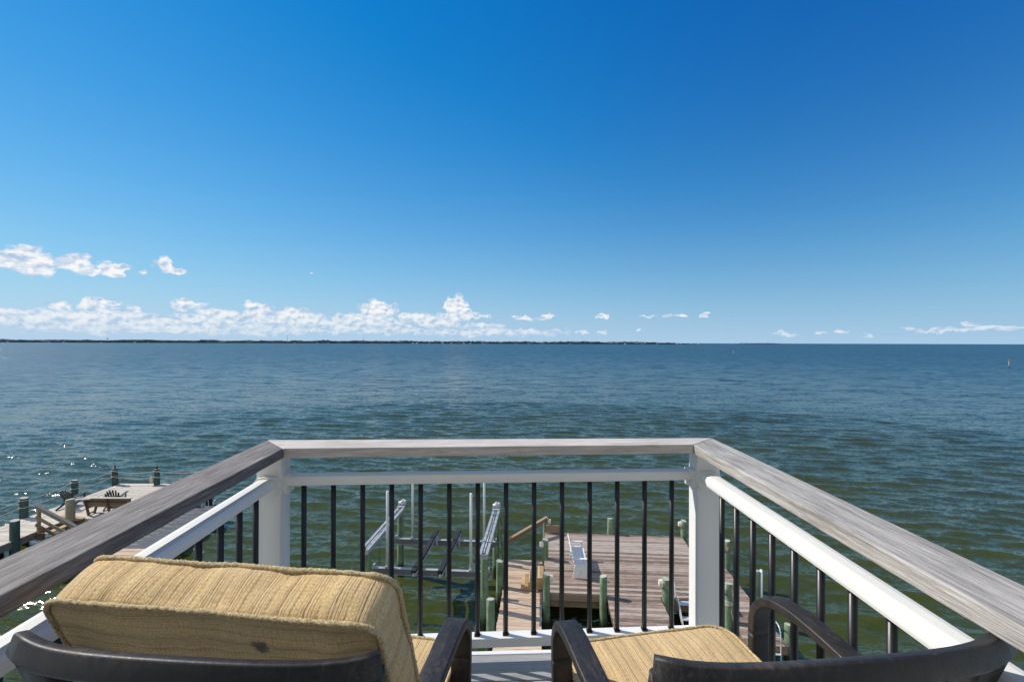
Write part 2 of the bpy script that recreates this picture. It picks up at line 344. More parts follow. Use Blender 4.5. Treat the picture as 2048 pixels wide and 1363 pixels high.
def smooth_path(pts, k=6):
    pts = [Vector(p) for p in pts]; o = []
    P = [pts[0] * 2 - pts[1]] + pts + [pts[-1] * 2 - pts[-2]]
    for i in range(1, len(P) - 2):
        for j in range(k):
            t = j / k; a, b, c, d = P[i - 1], P[i], P[i + 1], P[i + 2]
            o.append(.5 * ((2 * b) + (c - a) * t + (2 * a - 5 * b + 4 * c - d) * t * t + (3 * b - a - 3 * c + d) * t ** 3))
    o.append(pts[-1]); return o
def prism(bm, outline, y0, y1, mi=0, r=.5):
    """outline in (x, z), extruded along y"""
    A = [bm.verts.new((x, y0, z)) for x, z in outline]; B = [bm.verts.new((x, y1, z)) for x, z in outline]; n = len(A)
    fs = [bm.faces.new(A), bm.faces.new(B[::-1])] + [bm.faces.new((A[i], B[i], B[(i + 1) % n], A[(i + 1) % n])) for i in range(n)]
    setr(bm, fs, r)
    for f in fs: f.material_index = mi
    return fs
def obj(name, bm, mats, parent=None, loc=(0, 0, 0), rot=(0, 0, 0), smooth=None):
    bmesh.ops.recalc_face_normals(bm, faces=bm.faces)
    me = bpy.data.meshes.new(name); bm.to_mesh(me); bm.free()
    for m_ in ([mats] if isinstance(mats, str) else mats): me.materials.append(MATS[m_])
    o = bpy.data.objects.new(name, me); COL.objects.link(o); o.location = loc; o.rotation_euler = rot
    if parent: o.parent = parent
    return o
def tag(o, label=None, cat=None, group=None, kind=None):
    if label: o['label'] = label
    if cat: o['category'] = cat
    if group: o['group'] = group
    if kind: o['kind'] = kind
    return o
def thing(name, label, cat, loc=(0, 0, 0), rz=0, group=None):
    o = bpy.data.objects.new(name, None); COL.objects.link(o); o.location = loc; o.rotation_euler = (0, 0, rz)
    o.empty_display_size = .1
    return tag(o, label, cat, group)
def copy_tree(o, parent=None):
    c = o.copy(); COL.objects.link(c); c.parent = parent
    for ch in list(o.children): copy_tree(ch, c)
    return c
def W(x, y, zr): return Vector((x, y, CH + zr))

# ------------------------------------------------------------------ water
def make_water():
    rs = [3.0]
    while rs[-1] < 90000:
        r_ = rs[-1]; q = .02 if r_ < 9 else .0042 if r_ < 70 else .009 if r_ < 200 else .02 if r_ < 1000 else .06
        rs.append(r_ * (1 + q))
    rs = np.array(rs); n_a = 900; an = np.radians(np.linspace(-68, 68, n_a))
    RR, AA = np.meshgrid(rs, an, indexing='ij'); X = RR * np.sin(AA); Y = RR * np.cos(AA); Z = np.zeros_like(X)
    cell = np.maximum(np.gradient(rs)[:, None] * np.ones_like(X), RR * (an[1] - an[0]))
    rng = np.random.RandomState(3)
    DX = np.zeros_like(X); DY = np.zeros_like(X)
    for i in range(110):
        lam = .34 * (2.9 / .34) ** (rng.rand() ** 1.1)
        th = R(-97 + rng.randn() * 15)          # travelling toward the house
        kx, ky = math.cos(th) * 2 * math.pi / lam, math.sin(th) * 2 * math.pi / lam
        amp = .0043 * lam ** .85 * (.6 + .8 * rng.rand()); ph = rng.rand() * 6.28
        f = np.clip((lam / cell - 2.5) / 3, 0, 1); a_ = kx * X + ky * Y + ph
        Z += f * amp * np.cos(a_); q_ = .5
        DX -= f * q_ * amp * math.cos(th) * np.sin(a_); DY -= f * q_ * amp * math.sin(th) * np.sin(a_)
    X = X + DX; Y = Y + DY
    co = np.stack([X, Y, Z], -1).reshape(-1, 3); nr = len(rs)
    idx = np.arange(nr * n_a).reshape(nr, n_a)
    q4 = np.stack([idx[:-1, :-1], idx[:-1, 1:], idx[1:, 1:], idx[1:, :-1]], -1).reshape(-1, 4)[:, ::-1]
    me = bpy.data.meshes.new('water'); me.vertices.add(len(co)); me.vertices.foreach_set('co', co.ravel())
    me.loops.add(q4.size); me.loops.foreach_set('vertex_index', q4.ravel().astype(np.int32))
    me.polygons.add(len(q4)); me.polygons.foreach_set('loop_start', np.arange(0, q4.size, 4, dtype=np.int32))
    me.polygons.foreach_set('use_smooth', np.ones(len(q4), dtype=bool))
    me.update(calc_edges=True); me.validate(); me.materials.append(MATS['water'])
    o = bpy.data.objects.new('water', me); COL.objects.link(o); tag(o, kind='structure')
make_water()

# ------------------------------------------------------------------ far shore
SHD = 3350.
def sx(px, d=SHD): return (px - 1024) / 910. * d
def ridge(name, x0, x1, y, depth, hmax, step, seed, taper_l, taper_r, rows=6):
    bm = new_bm(); nx = int((x1 - x0) / step); G = []
    for j in range(rows):
        row = []
        for i in range(nx + 1):
            x = x0 + (x1 - x0) * i / nx; t = min(1, (x - x0) / taper_l if taper_l else 1, max(0, (x1 - x) / taper_r) if taper_r else 1)
            hh = 0 if j in (0, rows - 1) else hmax * t * (.62 + .35 * noise.noise((x * .011 + seed, j * 1.7, 0)) + .30 * noise.noise((x * .06, j * 3.1, seed)) + .18 * noise.noise((x * .21, j * 3.3, seed)))
            row.append(bm.verts.new((x + random.uniform(-.3, .3) * step, y + depth * (j / (rows - 1)) ** 1.5 * (1 if j > 1 else .02 * j), max(.2, hh))))
        G.append(row)
    for j in range(rows - 1):
        for i in range(nx): bm.faces.new((G[j][i], G[j][i + 1], G[j + 1][i + 1], G[j + 1][i]))
    return bm
bm = new_bm(); box(bm, ((sx(-260) + sx(1425)) / 2, SHD + 300, .3), (sx(1425) - sx(-260), 620, 1.0))
tag(obj('shore', bm, 'sand'), kind='structure')
bm = new_bm(); box(bm, (sx(1552, 9000), 9100, 1), (sx(1640, 9000) - sx(1470, 9000), 200, 3))
tag(obj('headland', bm, 'sand'), kind='structure')
tag(obj('woodland', ridge('w', sx(-250), sx(1420), SHD, 500, 25, 4.5, 3.3, 0, 500), 'far_wood_haze'), 'low dark woodland lining the whole far shore', 'woodland', kind='stuff')
tag(obj('woodland', ridge('w', sx(1470, 9000), sx(1600, 9000), 9010, 150, 20, 12, 8.3, 200, 500), 'far_wood_haze'), 'faint wooded point beyond the end of the far shore', 'woodland', kind='stuff')
def house_tree():
    t = thing('shore_house', 'tiny white house at the foot of the far wooded shore', 'house', (0, 0, 0), 0, 'white houses along the far shore')
    bm = new_bm(); box(bm, (0, 0, 3.2), (9, 8, 6.4)); obj('wall', bm, 'far_wall', t)
    bm = new_bm(); prism(bm, [(-5, 6.4), (5, 6.4), (0, 9.4)], -4.4, 4.4); obj('roof', bm, 'far_roof', t)
    return t
h0 = house_tree()
ORD = 'first second third fourth fifth sixth seventh eighth ninth tenth eleventh twelfth thirteenth fourteenth fifteenth sixteenth seventeenth eighteenth nineteenth twentieth twenty-first twenty-second twenty-third twenty-fourth twenty-fifth twenty-sixth twenty-seventh twenty-eighth twenty-ninth'.split()
for i, (px, s) in enumerate([(20, .9), (102, .8), (130, 1.1), (205, .8), (272, 1.1), (300, .7), (591, .7), (636, 1.1), (658, .9), (827, 1.3), (835, 1.4), (859, .8), (886, 1.1), (903, 1.1), (928, 1.3), (941, 1.2), (966, 1.4), (972, .9), (1032, 1.0), (1057, 1.0), (1085, .8), (1140, .7), (1250, 1.1), (1283, .7), (1313, .9), (1352, 1.2), (1360, 1.1), (1381, 1.2), (1396, 1.1)]):
    o = h0 if i == 0 else copy_tree(h0)
    o['label'] = 'tiny white house, %s from the left along the far wooded shore' % ORD[i]
    o.location = (sx(px), SHD - 14 + (i * 7 % 5), .8); o.scale = (s, s, s * .8); o.rotation_euler.z = (i * 1.3) % 1.2 - .6
def water_tower(px, hh, d, lab):
    t = thing('water_tower', lab, 'water tower', (sx(px, d), d, 0))
    bm = new_bm(); prof = [(0, hh), (3.5, hh - .6), (5.8, hh - 2.6), (6.2, hh - 4.4), (4.5, hh - 6.5), (1.5, hh - 8), (0, hh - 8.2)]
    n = 14
    rings = [[bm.verts.new((r_ * math.cos(6.283 * i / n), r_ * math.sin(6.283 * i / n), z)) for i in range(n)] for r_, z in prof[1:-1]]
    for A, B in zip(rings, rings[1:]):
        for i in range(n): bm.faces.new((A[i], A[(i + 1) % n], B[(i + 1) % n], B[i]))
    bm.faces.new(rings[0]); bm.faces.new(rings[-1]); obj('tank', bm, 'far_steel', t)
    bm = new_bm(); tube(bm, [(0, 0, 0), (0, 0, hh - 7.5)], 1.1, 8)
    obj('column', bm, 'far_steel', t)
water_tower(215, 38, 3700, 'small water tower above the trees at the left end of the far shore')
water_tower(646, 29, 3600, 'low water tower among the trees right of the tall radio mast')
def mast(px, hh, lab):
    t = thing('radio_mast', lab, 'mast', (sx(px, 3700), 3700, 0))
    bm = new_bm(); tube(bm, [(0, 0, 0), (0, 0, hh)], .9, 4, scales=[1, .6]); obj('lattice', bm, 'far_steel', t)
    for f in (.45, .7, .95): bm = new_bm(); box(bm, (0, 0, hh * f), (3.2, 1.5, 3)); obj('antenna', bm, 'far_steel', t)
mast(575, 62, 'taller of the two radio masts rising from the far shore'); mast(727, 50, 'shorter radio mast standing to the right of the taller one')
def sail(px, d, lab):
    t = thing('sailboat', lab, 'sailboat', (sx(px, d), d, 0))
    bm = new_bm(); prism(bm, [(-5, 1.4), (5, 1.6), (3.8, .0), (-4.2, 0)], -1.3, 1.3); obj('hull', bm, 'far_wall', t)
    bm = new_bm(); prism(bm, [(.2, 2), (.2, 15), (-4.4, 2.4)], -.04, .04); obj('mainsail', bm, 'far_wall', t)
    bm = new_bm(); prism(bm, [(.6, 13.5), (.6, 2.2), (4.6, 1.9)], -.04, .04); obj('jib', bm, 'far_wall', t)
    bm = new_bm(); tube(bm, [(.4, 0, 0), (.4, 0, 15.5)], .12, 6); obj('mast', bm, 'far_steel', t)
sail(1486, 3300, 'white sailboat on the horizon just right of the wooded shore end')
sail(1669, 4200, 'distant white sailboat, the rightmost on the open horizon')
def marker(px, py, lab, wh):
    d = 910 * CH / (py - (682 + .00293 * px))
    t = thing('channel_marker', lab, 'channel marker', (sx(px, d), d, 0), 0, 'channel markers in open water')
    bm = new_bm(); tube(bm, [(0, 0, -1), (0, 0, 3.0)], .17, 8); obj('pole', bm, 'pile_grey', t)
    bm = new_bm(); box(bm, (0, -.2, 3.0), (.9, .05, .9), bev=.01); obj('day_board', bm, 'far_wall' if wh else 'pile_top', t)
marker(1466, 711, 'white topped channel marker in open water left of the far one', True)
marker(2018, 735, 'grey channel marker in open water near the right edge', False)

# ------------------------------------------------------------------ planks and docks (local x = across boards' length)
def planks(bm, u0, u1, v0, v1, z, w=.14, gap=.008, t=.036, joints=0):
    """boards run along u (local x)"""
    n = max(1, round((v1 - v0) / (w + gap))); st = (v1 - v0) / n
    for i in range(n):
        vc = v0 + st * (i + .5); r = random.random(); e0, e1 = random.uniform(-.012, .012), random.uniform(-.012, .012)
        segs = [(u0 + e0, u1 + e1)]
        if joints and u1 - u0 > 3.5:
            m_ = u0 + (u1 - u0) * random.choice((.35, .5, .62)); segs = [(u0 + e0, m_ - .003), (m_ + .003, u1 + e1)]
        for a, b in segs:
            box(bm, ((a + b) / 2, vc, z - t / 2 + random.uniform(-.002, .002)), (b - a, st - gap, t), r=random.random())
def beam(bm, a, b, w, h, r=None):
    a = Vector(a); b = Vector(b); d = b - a; q = d.to_track_quat('X', 'Z').to_matrix()
    return box(bm, (a + b) / 2, (d.length, w, h), rot=q, r=r)
def pile_bm(top, r=.115, bottom=-1.2, tilt=0):
    bm = new_bm(); n = 16; zs = [bottom, .0, .3, .7, 1.1, top - .25, top - .015, top]; rings = []
    zs = sorted(set(z for z in zs if z <= top)); ph = random.random() * 9
    for z in zs:
        rr = r * (1.06 - .06 * (z / max(top, 1))) * (1 + (.10 if z <= .3 else 0)) - (.008 if z == top else 0)
        rings.append([bm.verts.new((rr * (1 + .03 * noise.noise((math.cos(a) * 2, math.sin(a) * 2 + ph, z))) * math.cos(a), rr * (1 + .03 * noise.noise((math.cos(a) * 2 + ph, math.sin(a) * 2, z))) * math.sin(a), z + (.02 * math.cos(a + ph) if z >= top - .02 else 0)))
                      for a in [6.2832 * i / n for i in range(n)]])
    for A, B in zip(rings, rings[1:]):
        for i in range(n):
            f = bm.faces.new((A[i], A[(i + 1) % n], B[(i + 1) % n], B[i])); f.smooth = True
    f = bm.faces.new(rings[-1]); f.material_index = 1
    return bm
def pile(parent, u, v, topz, r=.115, m_='pile_green', name='pile'):
    return obj(name, pile_bm(CH + topz, r), [m_, 'pile_top'], parent, (u, v, 0))
def lamp_box(p, side, z, r=.115):
    """small cream dock light screwed to the pile"""
    bm = new_bm(); a = R(side); s = .11
    prof = [(-.075, -.10), (.075, -.10), (.085, .02), (.05, .10), (-.05, .10), (-.085, .02)]
    M = Matrix.Rotation(a, 4, 'Z')
    A = [bm.verts.new(M @ Vector((r - .02, x, y))) for x, y in prof]; B = [bm.verts.new(M @ Vector((r + .10, x * .8, y * .8))) for x, y in prof]; n = 6
    bm.faces.new(A); bm.faces.new(B[::-1])
    for i in range(n): bm.faces.new((A[i], A[(i + 1) % n], B[(i + 1) % n], B[i]))
    return obj('dock_light', bm, 'lamp_box', p, (0, 0, z))
TH = math.atan(.0725)
PZ, LZ = CH - 8.0, CH - 8.45                       # platform level, lower finger level
dock = thing('dock', 'reddish weathered wooden platform dock below the balcony holding a white bench', 'dock', (0, 0, 0), -TH)
bm = new_bm(); planks(bm, 0, 5.65, 14.69, 19.34, PZ, gap=.012); obj('platform_boards', bm, 'dock_red', dock)
bm = new_bm(); planks(bm, 1.98, 3.65, 5.0, 14.68, PZ - .01); obj('gangway_boards', bm, 'dock_red', dock)
bm = new_bm()
for (a, b, c, d) in ((0, 14.70, 5.65, 14.70), (0, 19.30, 5.65, 19.30), (.03, 14.75, .03, 19.25), (5.62, 14.75, 5.62, 19.25)):
    for dz, hh in ((.14, .2), (.37, .2)):
        if b == d: beam(bm, (a, b + (.06 if dz > .2 else 0), PZ - dz), (c, d + (.06 if dz > .2 else 0), PZ - dz), .045, hh)
        else: beam(bm, (a, b, PZ - dz), (c, d, PZ - dz), .045, hh)
for u in (2.02, 3.61): beam(bm, (u, 5, PZ - .15), (u, 14.66, PZ - .15), .05, .2)
for i in range(1, 7): beam(bm, (i * .8, 14.8, PZ - .12), (i * .8, 19.2, PZ - .12), .045, .15)
obj('fascia_beam', bm, 'timber_brown', dock)
for (u, v, tz, lt) in ((.05, 19.42, -7.44, 0), (.03, 16.95, -7.29, 200), (.06, 14.58, -7.37, 15), (1.86, 14.58, -7.35, None), (3.79, 14.58, -7.35, 180),
                       (2.75, 19.42, -7.37, None), (5.77, 19.42, -7.37, 180), (2.0, 10.5, -7.6, None), (3.75, 10.5, -7.6, None)):
    p = pile(dock, u, v, tz)
    if lt is not None: lamp_box(p, lt, CH + tz - .14)
bm = new_bm()
box(bm, (.36, 19.2, PZ + .20), (.62, .05, .30)); obj('toe_board', bm, 'timber_brown', dock)
bm = new_bm(); box(bm, (2.03, 14.50, PZ - .30), (.04, .12, .38)); obj('bracket_board', bm, 'timber_brown', dock)
for z in (-.22, -.36): bm = new_bm(); tube(bm, [(2.03, 14.43, PZ + z), (2.03, 14.41, PZ + z)], .02, 8); obj('bolt', bm, 'galv', dock)
# lower finger pier at the left of the platform
lf = thing('finger_pier', 'tan lower finger pier beside the boat lift, left of the platform', 'pier', (0, 0, 0), -TH)
bm = new_bm(); planks(bm, -1.42, -.08, 4.0, 17.75, LZ); obj('pier_boards', bm, 'dock_tan', lf)
bm = new_bm()
for u in (-1.39, -.12): beam(bm, (u, 4, LZ - .14), (u, 17.7, LZ - .14), .045, .2)
beam(bm, (-1.4, 17.72, LZ - .14), (-.1, 17.72, LZ - .14), .04, .2); obj('stringer', bm, 'timber_brown', lf)
pile(lf, -1.54, 17.7, -7.53)
bm = new_bm(); a = Vector((-1.5, 17.55, CH - 7.75)); b = Vector((.1, 19.25, CH - 7.42))
beam(bm, a, b, .045, .15); beam(bm, a + Vector((0, 0, .10)), b + Vector((0, 0, .10)), .13, .035, r=.95); obj('handrail', bm, 'timber_brown', lf)
st = thing('steps', 'golden brown wooden steps climbing from the tan finger pier to the platform', 'steps', (0, 0, 0), -TH)
for i in range(3):
    u0 = -.80 + .26 * i; z = LZ + .15 * (i + 1)
    bm = new_bm()
    for j in range(2): box(bm, (u0 + .065 + j * .128, 15.95, z), (.12, .86, .036))
    obj('tread', bm, 'timber_gold', st)
for v in (15.55, 16.35):
    bm = new_bm(); prism(bm, [(-.80, LZ + .01), (-.80, LZ + .13), (-.55, LZ + .13), (-.55, LZ + .28), (-.29, LZ + .28), (-.29, LZ + .43), (-.05, LZ + .43), (-.05, LZ + .10), (-.35, LZ + .01)], v - .02, v + .02)
    obj('stringer', bm, 'timber_gold', st)
# right finger pier
rf = thing('finger_pier', 'grey lower finger pier with a ladder at its end, right of the platform', 'pier', (0, 0, 0), -TH)
bm = new_bm(); planks(bm, 5.72, 6.80, 13.25, 18.1, LZ); obj('pier_boards', bm, 'dock_red', rf)
bm = new_bm()
for u in (5.76, 6.76): beam(bm, (u, 13.3, LZ - .14), (u, 18.05, LZ - .14), .045, .2)
beam(bm, (5.74, 13.28, LZ - .14), (6.78, 13.28, LZ - .14), .04, .2); obj('stringer', bm, 'timber_brown', rf)
p = pile(rf, 6.93, 17.9, -7.5); p = pile(rf, 5.58, 14.3, -7.28); lamp_box(p, 180, CH - 7.45)
pile(rf, 6.93, 13.5, -7.97)
bm = new_bm(); beam(bm, (5.75, 18.6, CH - 7.35), (6.9, 17.7, CH - 7.75), .045, .15); obj('handrail', bm, 'timber_brown', rf)
bm = new_bm()
for j in range(4): tube(bm, [(5.58 + .128 * math.cos(a), 14.3 + .128 * math.sin(a), CH - 7.8 - j * .03 + .02 * math.sin(a * 2 + j)) for a in [6.283 * i / 20 for i in range(20)]], .011, 6, closed=True)
tube(bm, smooth_path([(5.62, 14.17, CH - 7.82), (5.74, 14.13, CH - 8.1), (5.72, 14.14, CH - 8.38), (5.63, 14.16, CH - 8.15), (5.60, 14.17, CH - 7.85)]), .011, 6)
tag(obj('rope', bm, 'rope', None, (0, 0, 0), (0, 0, -TH)), 'coil of mooring rope wound on the pile of the right finger pier', 'rope')
def ladder(u, v, z, w, down, lab, rot=0, hoop=.62, m_='alu', rz=None, P=None):
    t = thing('ladder', lab, 'ladder'); M = Matrix.Rotation(-TH, 4, 'Z')
    t.location = (M @ Vector((u, v, z))) if P is None else P; t.rotation_euler = (0, 0, -TH + rot)
    for s in (-1, 1):
        bm = new_bm(); x = s * w / 2
        tube(bm, smooth_path([(x, .42, 0), (x, .42, hoop * .7), (x, .34, hoop * .97), (x, .2, hoop), (x, .07, hoop * .93), (x, 0, hoop * .65), (x, -.02, 0), (x, -.02, -down)]), .018, 8)
        obj('rail', bm, m_, t)
    for i in range(4):
        bm = new_bm(); box(bm, (0, -.02, -.18 - i * (down - .25) / 3.5), (w, .07, .025), bev=.004); obj('rung', bm, m_, t)
ladder(6.35, 13.2, LZ, .42, 1.2, 'aluminium swim ladder with hooped rails at the end of the right finger pier', hoop=.55)
# boarding steps hung from the platform's near edge
t = thing('boarding_steps', 'white aluminium boarding steps hanging from the near edge of the platform', 'steps', (0, 0, 0), -TH)
for u in (4.16, 4.82):
    bm = new_bm(); beam(bm, (u, 14.62, PZ + .02), (u + .02, 13.5, PZ - 1.15), .035, .12); obj('stringer', bm, 'alu', t)
for i in range(4):
    bm = new_bm(); f = .08 + i * .26; box(bm, (4.49, 14.62 - 1.12 * f, PZ - 1.17 * f + .02), (.62, .2, .03), bev=.004); obj('tread', bm, 'alu', t)
bm = new_bm(); tube(bm, smooth_path([(4.12, 15.05, PZ), (4.12, 15.05, PZ + .35), (4.12, 14.93, PZ + .47), (4.12, 14.8, PZ + .35), (4.12, 14.66, PZ + .02)]), .02, 8); obj('hoop_rail', bm, 'alu', t)
# free standing piles
def mooring(u, v, tz, lab, r=.115, pv=False):
    M = Matrix.Rotation(-TH, 4, 'Z'); P = M @ Vector((u, v, 0))
    t = thing('mooring_pile', lab, 'pile', P, -TH, 'green mooring piles beside the finger piers')
    obj('shaft', pile_bm(CH + tz, r), ['pile_green', 'pile_top'], t)
    if pv:
        bm = new_bm(); tube(bm, [(.15, -.02, -.4), (.15, -.02, CH + tz + .03)], .045, 10); obj('pipe', bm, 'pvc', t)
mooring(-1.56, 13.2, -7.45, 'nearest green mooring pile, with a pale flat top, left of the tan finger pier', .12)
mooring(-1.55, 15.73, -7.55, 'green mooring pile midway along the tan finger pier, by the steps')
mooring(6.93, 15.5, -7.43, 'green pile with a white pipe strapped to it right of the right finger pier', pv=True)

# ------------------------------------------------------------------ white bench on the platform
def white_bench():
    M = Matrix.Rotation(-TH, 4, 'Z'); P = Vector((2.38, 16.2, PZ))
    t = thing('bench', 'white slatted back bench standing on the platform dock', 'bench', P, -TH * .6)
    L = 1.42
    for i, y in enumerate((-L / 2, L / 2)):
        bm = new_bm()
        # A shaped end panel with a pale inset for its bell shaped opening, seat side to +x
        o_ = [(-.27, 0), (-.20, .44), (.22, .44), (.30, 0), (.20, 0), (.185, .06), (-.15, .06), (-.17, 0)]
        prism(bm, o_, y - .02, y + .02)
        e = obj('end_panel', bm, 'bench_white', t)
        bm = new_bm(); cx = 0.02
        bell = [(cx - .07, .14), (cx + .07, .14), (cx + .05, .19), (cx + .045, .26), (cx + .02, .30), (cx - .02, .30), (cx - .045, .26), (cx - .05, .19)]
        prism(bm, bell, y - .023, y + .023); obj('lit_bell_inset', bm, 'lamp_box', e)  # solid pale inset paints the lit ground seen through the opening
        bm = new_bm(); box(bm, (.02, y * .97, .66), (.42, .09, .028), bev=.005); obj('armrest', bm, 'bench_white', t)
        bm = new_bm(); box(bm, (.19, y * .97, .55), (.06, .03, .2)); obj('arm_post', bm, 'bench_white', t)
    bm = new_bm()
    for i in range(4): box(bm, (-.14 + .112 * i, 0, .455), (.088, L + .06, .026), bev=.003)
    obj('seat', bm, 'bench_white', t)
    q = Matrix.Rotation(R(-13), 3, 'Y'); bm = new_bm()
    for i in range(4): box(bm, Vector((-.21, 0, .47)) + q @ Vector((0, 0, .08 + .115 * i)), (.025, L + .04, .090), rot=q, bev=.003)
    obj('backrest', bm, 'bench_white', t)
    for y in (-L / 2 + .1, 0, L / 2 - .1): bm = new_bm(); box(bm, Vector((-.235, y, .47)) + q @ Vector((0, 0, .2)), (.03, .06, .48), rot=q); obj('back_support', bm, 'bench_white', t)
white_bench()

# ------------------------------------------------------------------ boat lift
bl = thing('boat_lift', 'empty four pile galvanised boat lift with dark bunks standing in the water', 'boat lift', (0, 0, 0), -TH)
BZ = CH - 6.6
for u in (-5.72, -1.90):
    for v in (14.40, 17.80): pile(bl, u, v, -6.76, .12)
    bm = new_bm(); s = 1
    for du in (-.10, .10): box(bm, (u + du, 16.05, BZ - .07), (.055, 3.85, .14)); box(bm, (u + du, 16.05, BZ + .003), (.085, 3.85, .012))
    box(bm, (u, 14.12, BZ - .07), (.26, .015, .15)); obj('top_beam', bm, 'galv', bl)
    bm = new_bm(); tube(bm, [(u, 14.3, BZ - .03), (u, 17.9, BZ - .03)], .022, 8)
    for v in (14.6, 15.6, 16.6, 17.5): box(bm, (u, v, BZ + .0), (.16, .03, .035))
    obj('drive_shaft', bm, 'galv', bl)
    bm = new_bm(); tube(bm, [(u - .02, 17.95, BZ + .12), (u - .02, 18.25, BZ + .12)], .10, 14)
    tube(bm, [(u - .15, 18.02, BZ + .12), (u + .16, 18.02, BZ + .12)], .085, 12); box(bm, (u, 17.95, BZ + .03), (.30, .30, .05), bev=.01)
    tube(bm, [(u + .10, 18.1, BZ + .05), (u + .10, 18.1, BZ + .22)], .05, 10)
    obj('motor', bm, 'galv', bl)
    for v in (15.15, 17.45):
        bm = new_bm()
        for dv in (-.05, .05): tube(bm, [(u + .12, v + dv, BZ - .1), (u + .12, v + dv, CH - 7.65)], .006, 5)
        obj('cable', bm, 'iron', bl)
for v in (15.15, 17.45):
    bm = new_bm(); z = CH - 7.65
    box(bm, (-3.82, v, z), (4.0, .13, .014)); box(bm, (-3.82, v, z - .2), (4.0, .13, .014)); box(bm, (-3.82, v, z - .1), (4.0, .10, .186), mi=1)  # web coloured darker to carry the shade on its near face
    for u in (-5.78, -1.86): box(bm, (u, v, z + .06), (.05, .14, .12))
    obj('cradle_beam', bm, ['galv', 'galv_shade'], bl)
    for u in ((-5.33, -2.46) if v < 16 else (-5.13, -2.32)):
        bm = new_bm(); tube(bm, [(u, v, z + .02), (u, v, z + 2.58), (u, v, z + 2.60)], .045, 12, scales=[1, 1, .75]); g = obj('guide_pole', bm, 'pvc', bl)
        bm = new_bm(); box(bm, (u, v, z + .04), (.12, .14, .07), bev=.01); box(bm, (u + .07, v, z + .14), (.02, .1, .22)); obj('foot', bm, 'galv', g)
for u in (-4.28, -3.40):
    bm = new_bm(); box(bm, (u, 16.3, CH - 7.50), (.17, 3.3, .09), bev=.01)
    b_ = obj('bunk', bm, 'bunk', bl)
    bm = new_bm(); box(bm, (u, 16.3, CH - 7.60), (.05, 3.28, .12)); box(bm, (u + .075, 16.3, CH - 7.58), (.03, 3.28, .05))
    for v in (15.15, 17.45): box(bm, (u + .13, v - .09, CH - 7.66), (.06, .02, .30))
    obj('bunk_channel', bm, 'alu', b_)
# cleat light: old board and boxes by the far right lift pile are part of the pier pile
bm = new_bm(); tube(bm, smooth_path([(-1.75, 17.9, CH - 6.9), (-1.66, 17.92, CH - 7.3), (-1.72, 17.9, CH - 7.7), (-1.64, 17.9, CH - 8.2)]), .012, 6); obj('power_cable', bm, 'iron', bl)

# ------------------------------------------------------------------ neighbour's dock at the left
nd = thing('dock', 'pale long neighbouring pier with rope strung piles at the left', 'dock')
bm = new_bm(); planks(bm, -22.05, -20.0, 10.0, 20.6, PZ, w=.14); planks(bm, -22.05, -16.6, 20.62, 25.7, PZ, w=.14)
obj('deck_boards', bm, 'dock_pale', nd)
bm = new_bm()
for x in (-22.0, -20.03): beam(bm, (x, 10, PZ - .17), (x, 20.6, PZ - .17), .05, .26)
beam(bm, (-20.0, 20.6, PZ - .17), (-16.6, 20.6, PZ - .17), .05, .26); beam(bm, (-16.62, 20.6, PZ - .17), (-16.62, 25.7, PZ - .17), .05, .26)
obj('fascia_beam', bm, 'timber_grey', nd)
bm = new_bm(); beam(bm, (-20.6, 20.9, PZ + .03), (-19.3, 20.45, PZ + .03), .3, .05); obj('edge_board', bm, 'timber_gold', nd)
NP = [(-20.05, 18.4, -7.22, .15), (-22.15, 20.7, -7.10, .15), (-22.15, 23.1, -7.02, .14), (-22.2, 25.5, -7.10, .14), (-19.85, 25.5, -7.12, .14), (-17.0, 25.6, -7.10, .14)]
for (x, y, tz, r_) in NP: pile(nd, x, y, tz, r_, 'pile_teal')
pile(nd, -22.15, 15.5, -7.1, .15, 'pile_teal'); pile(nd, -20.4, 14.0, -8.1, .15, 'pile_teal')
pile(nd, -21.4, 19.0, -8.15, .15, 'pile_teal')
p = pile(nd, -19.75, 20.4, -7.05, .165, 'pile_grey')
bm = new_bm(); beam(bm, (-19.7, 20.4, CH - 7.08), (-19.0, 20.55, CH - 7.10), .1, .035); obj('cap_rail', bm, 'dock_pale', nd)
for (x, y, tz) in ((-22.2, 25.5, -7.10), (-19.85, 25.5, -7.12)):
    bm = new_bm(); tube(bm, [(x, y, CH + tz - .02), (x, y, CH + tz + .12), (x, y, CH + tz + .27)], .035, 8, scales=[1.3, 1, .1]); obj('spike', bm, 'iron', nd)
for dz, nm in ((-.10, 'upper'), (-.42, 'lower')):
    bm = new_bm(); Q = [NP[1], NP[2], NP[3], NP[4], NP[5]]; Q = [(-22.15, 15.5, -7.1, .15)] + Q
    for a, b in zip(Q, Q[1:]):
        A = Vector((a[0], a[1], CH + a[2] + dz)); B = Vector((b[0], b[1], CH + b[2] + dz)); A.x -= .0; pts = []
        for i in range(13):
            f = i / 12; q = A.lerp(B, f); q.z -= .10 * 4 * f * (1 - f); q.y -= .155; pts.append(q)
        tube(bm, pts, .014, 6)
    for a in Q[1:]: tube(bm, [(a[0] + .158 * math.cos(t_), a[1] + .158 * math.sin(t_), CH + a[2] + dz) for t_ in [6.283 * i / 16 for i in range(16)]], .016, 6, closed=True)
    tag(obj('rope', bm, 'rope'), '%s of the two ropes strung between the piles of the left pier' % nm, 'rope')
# net bag on the pile
bm = new_bm(); tube(bm, [(0, 0, .1), (0, 0, 0), (0, 0, -.12), (0, 0, -.28), (0, 0, -.34)], .10, 10, scales=[.15, .6, 1, .8, .2])
tag(obj('net_bag', bm, 'rope', None, (-20.03, 25.36, CH - 7.55)), 'pale net bag hanging from a rope strung pile on the left pier', 'bag')
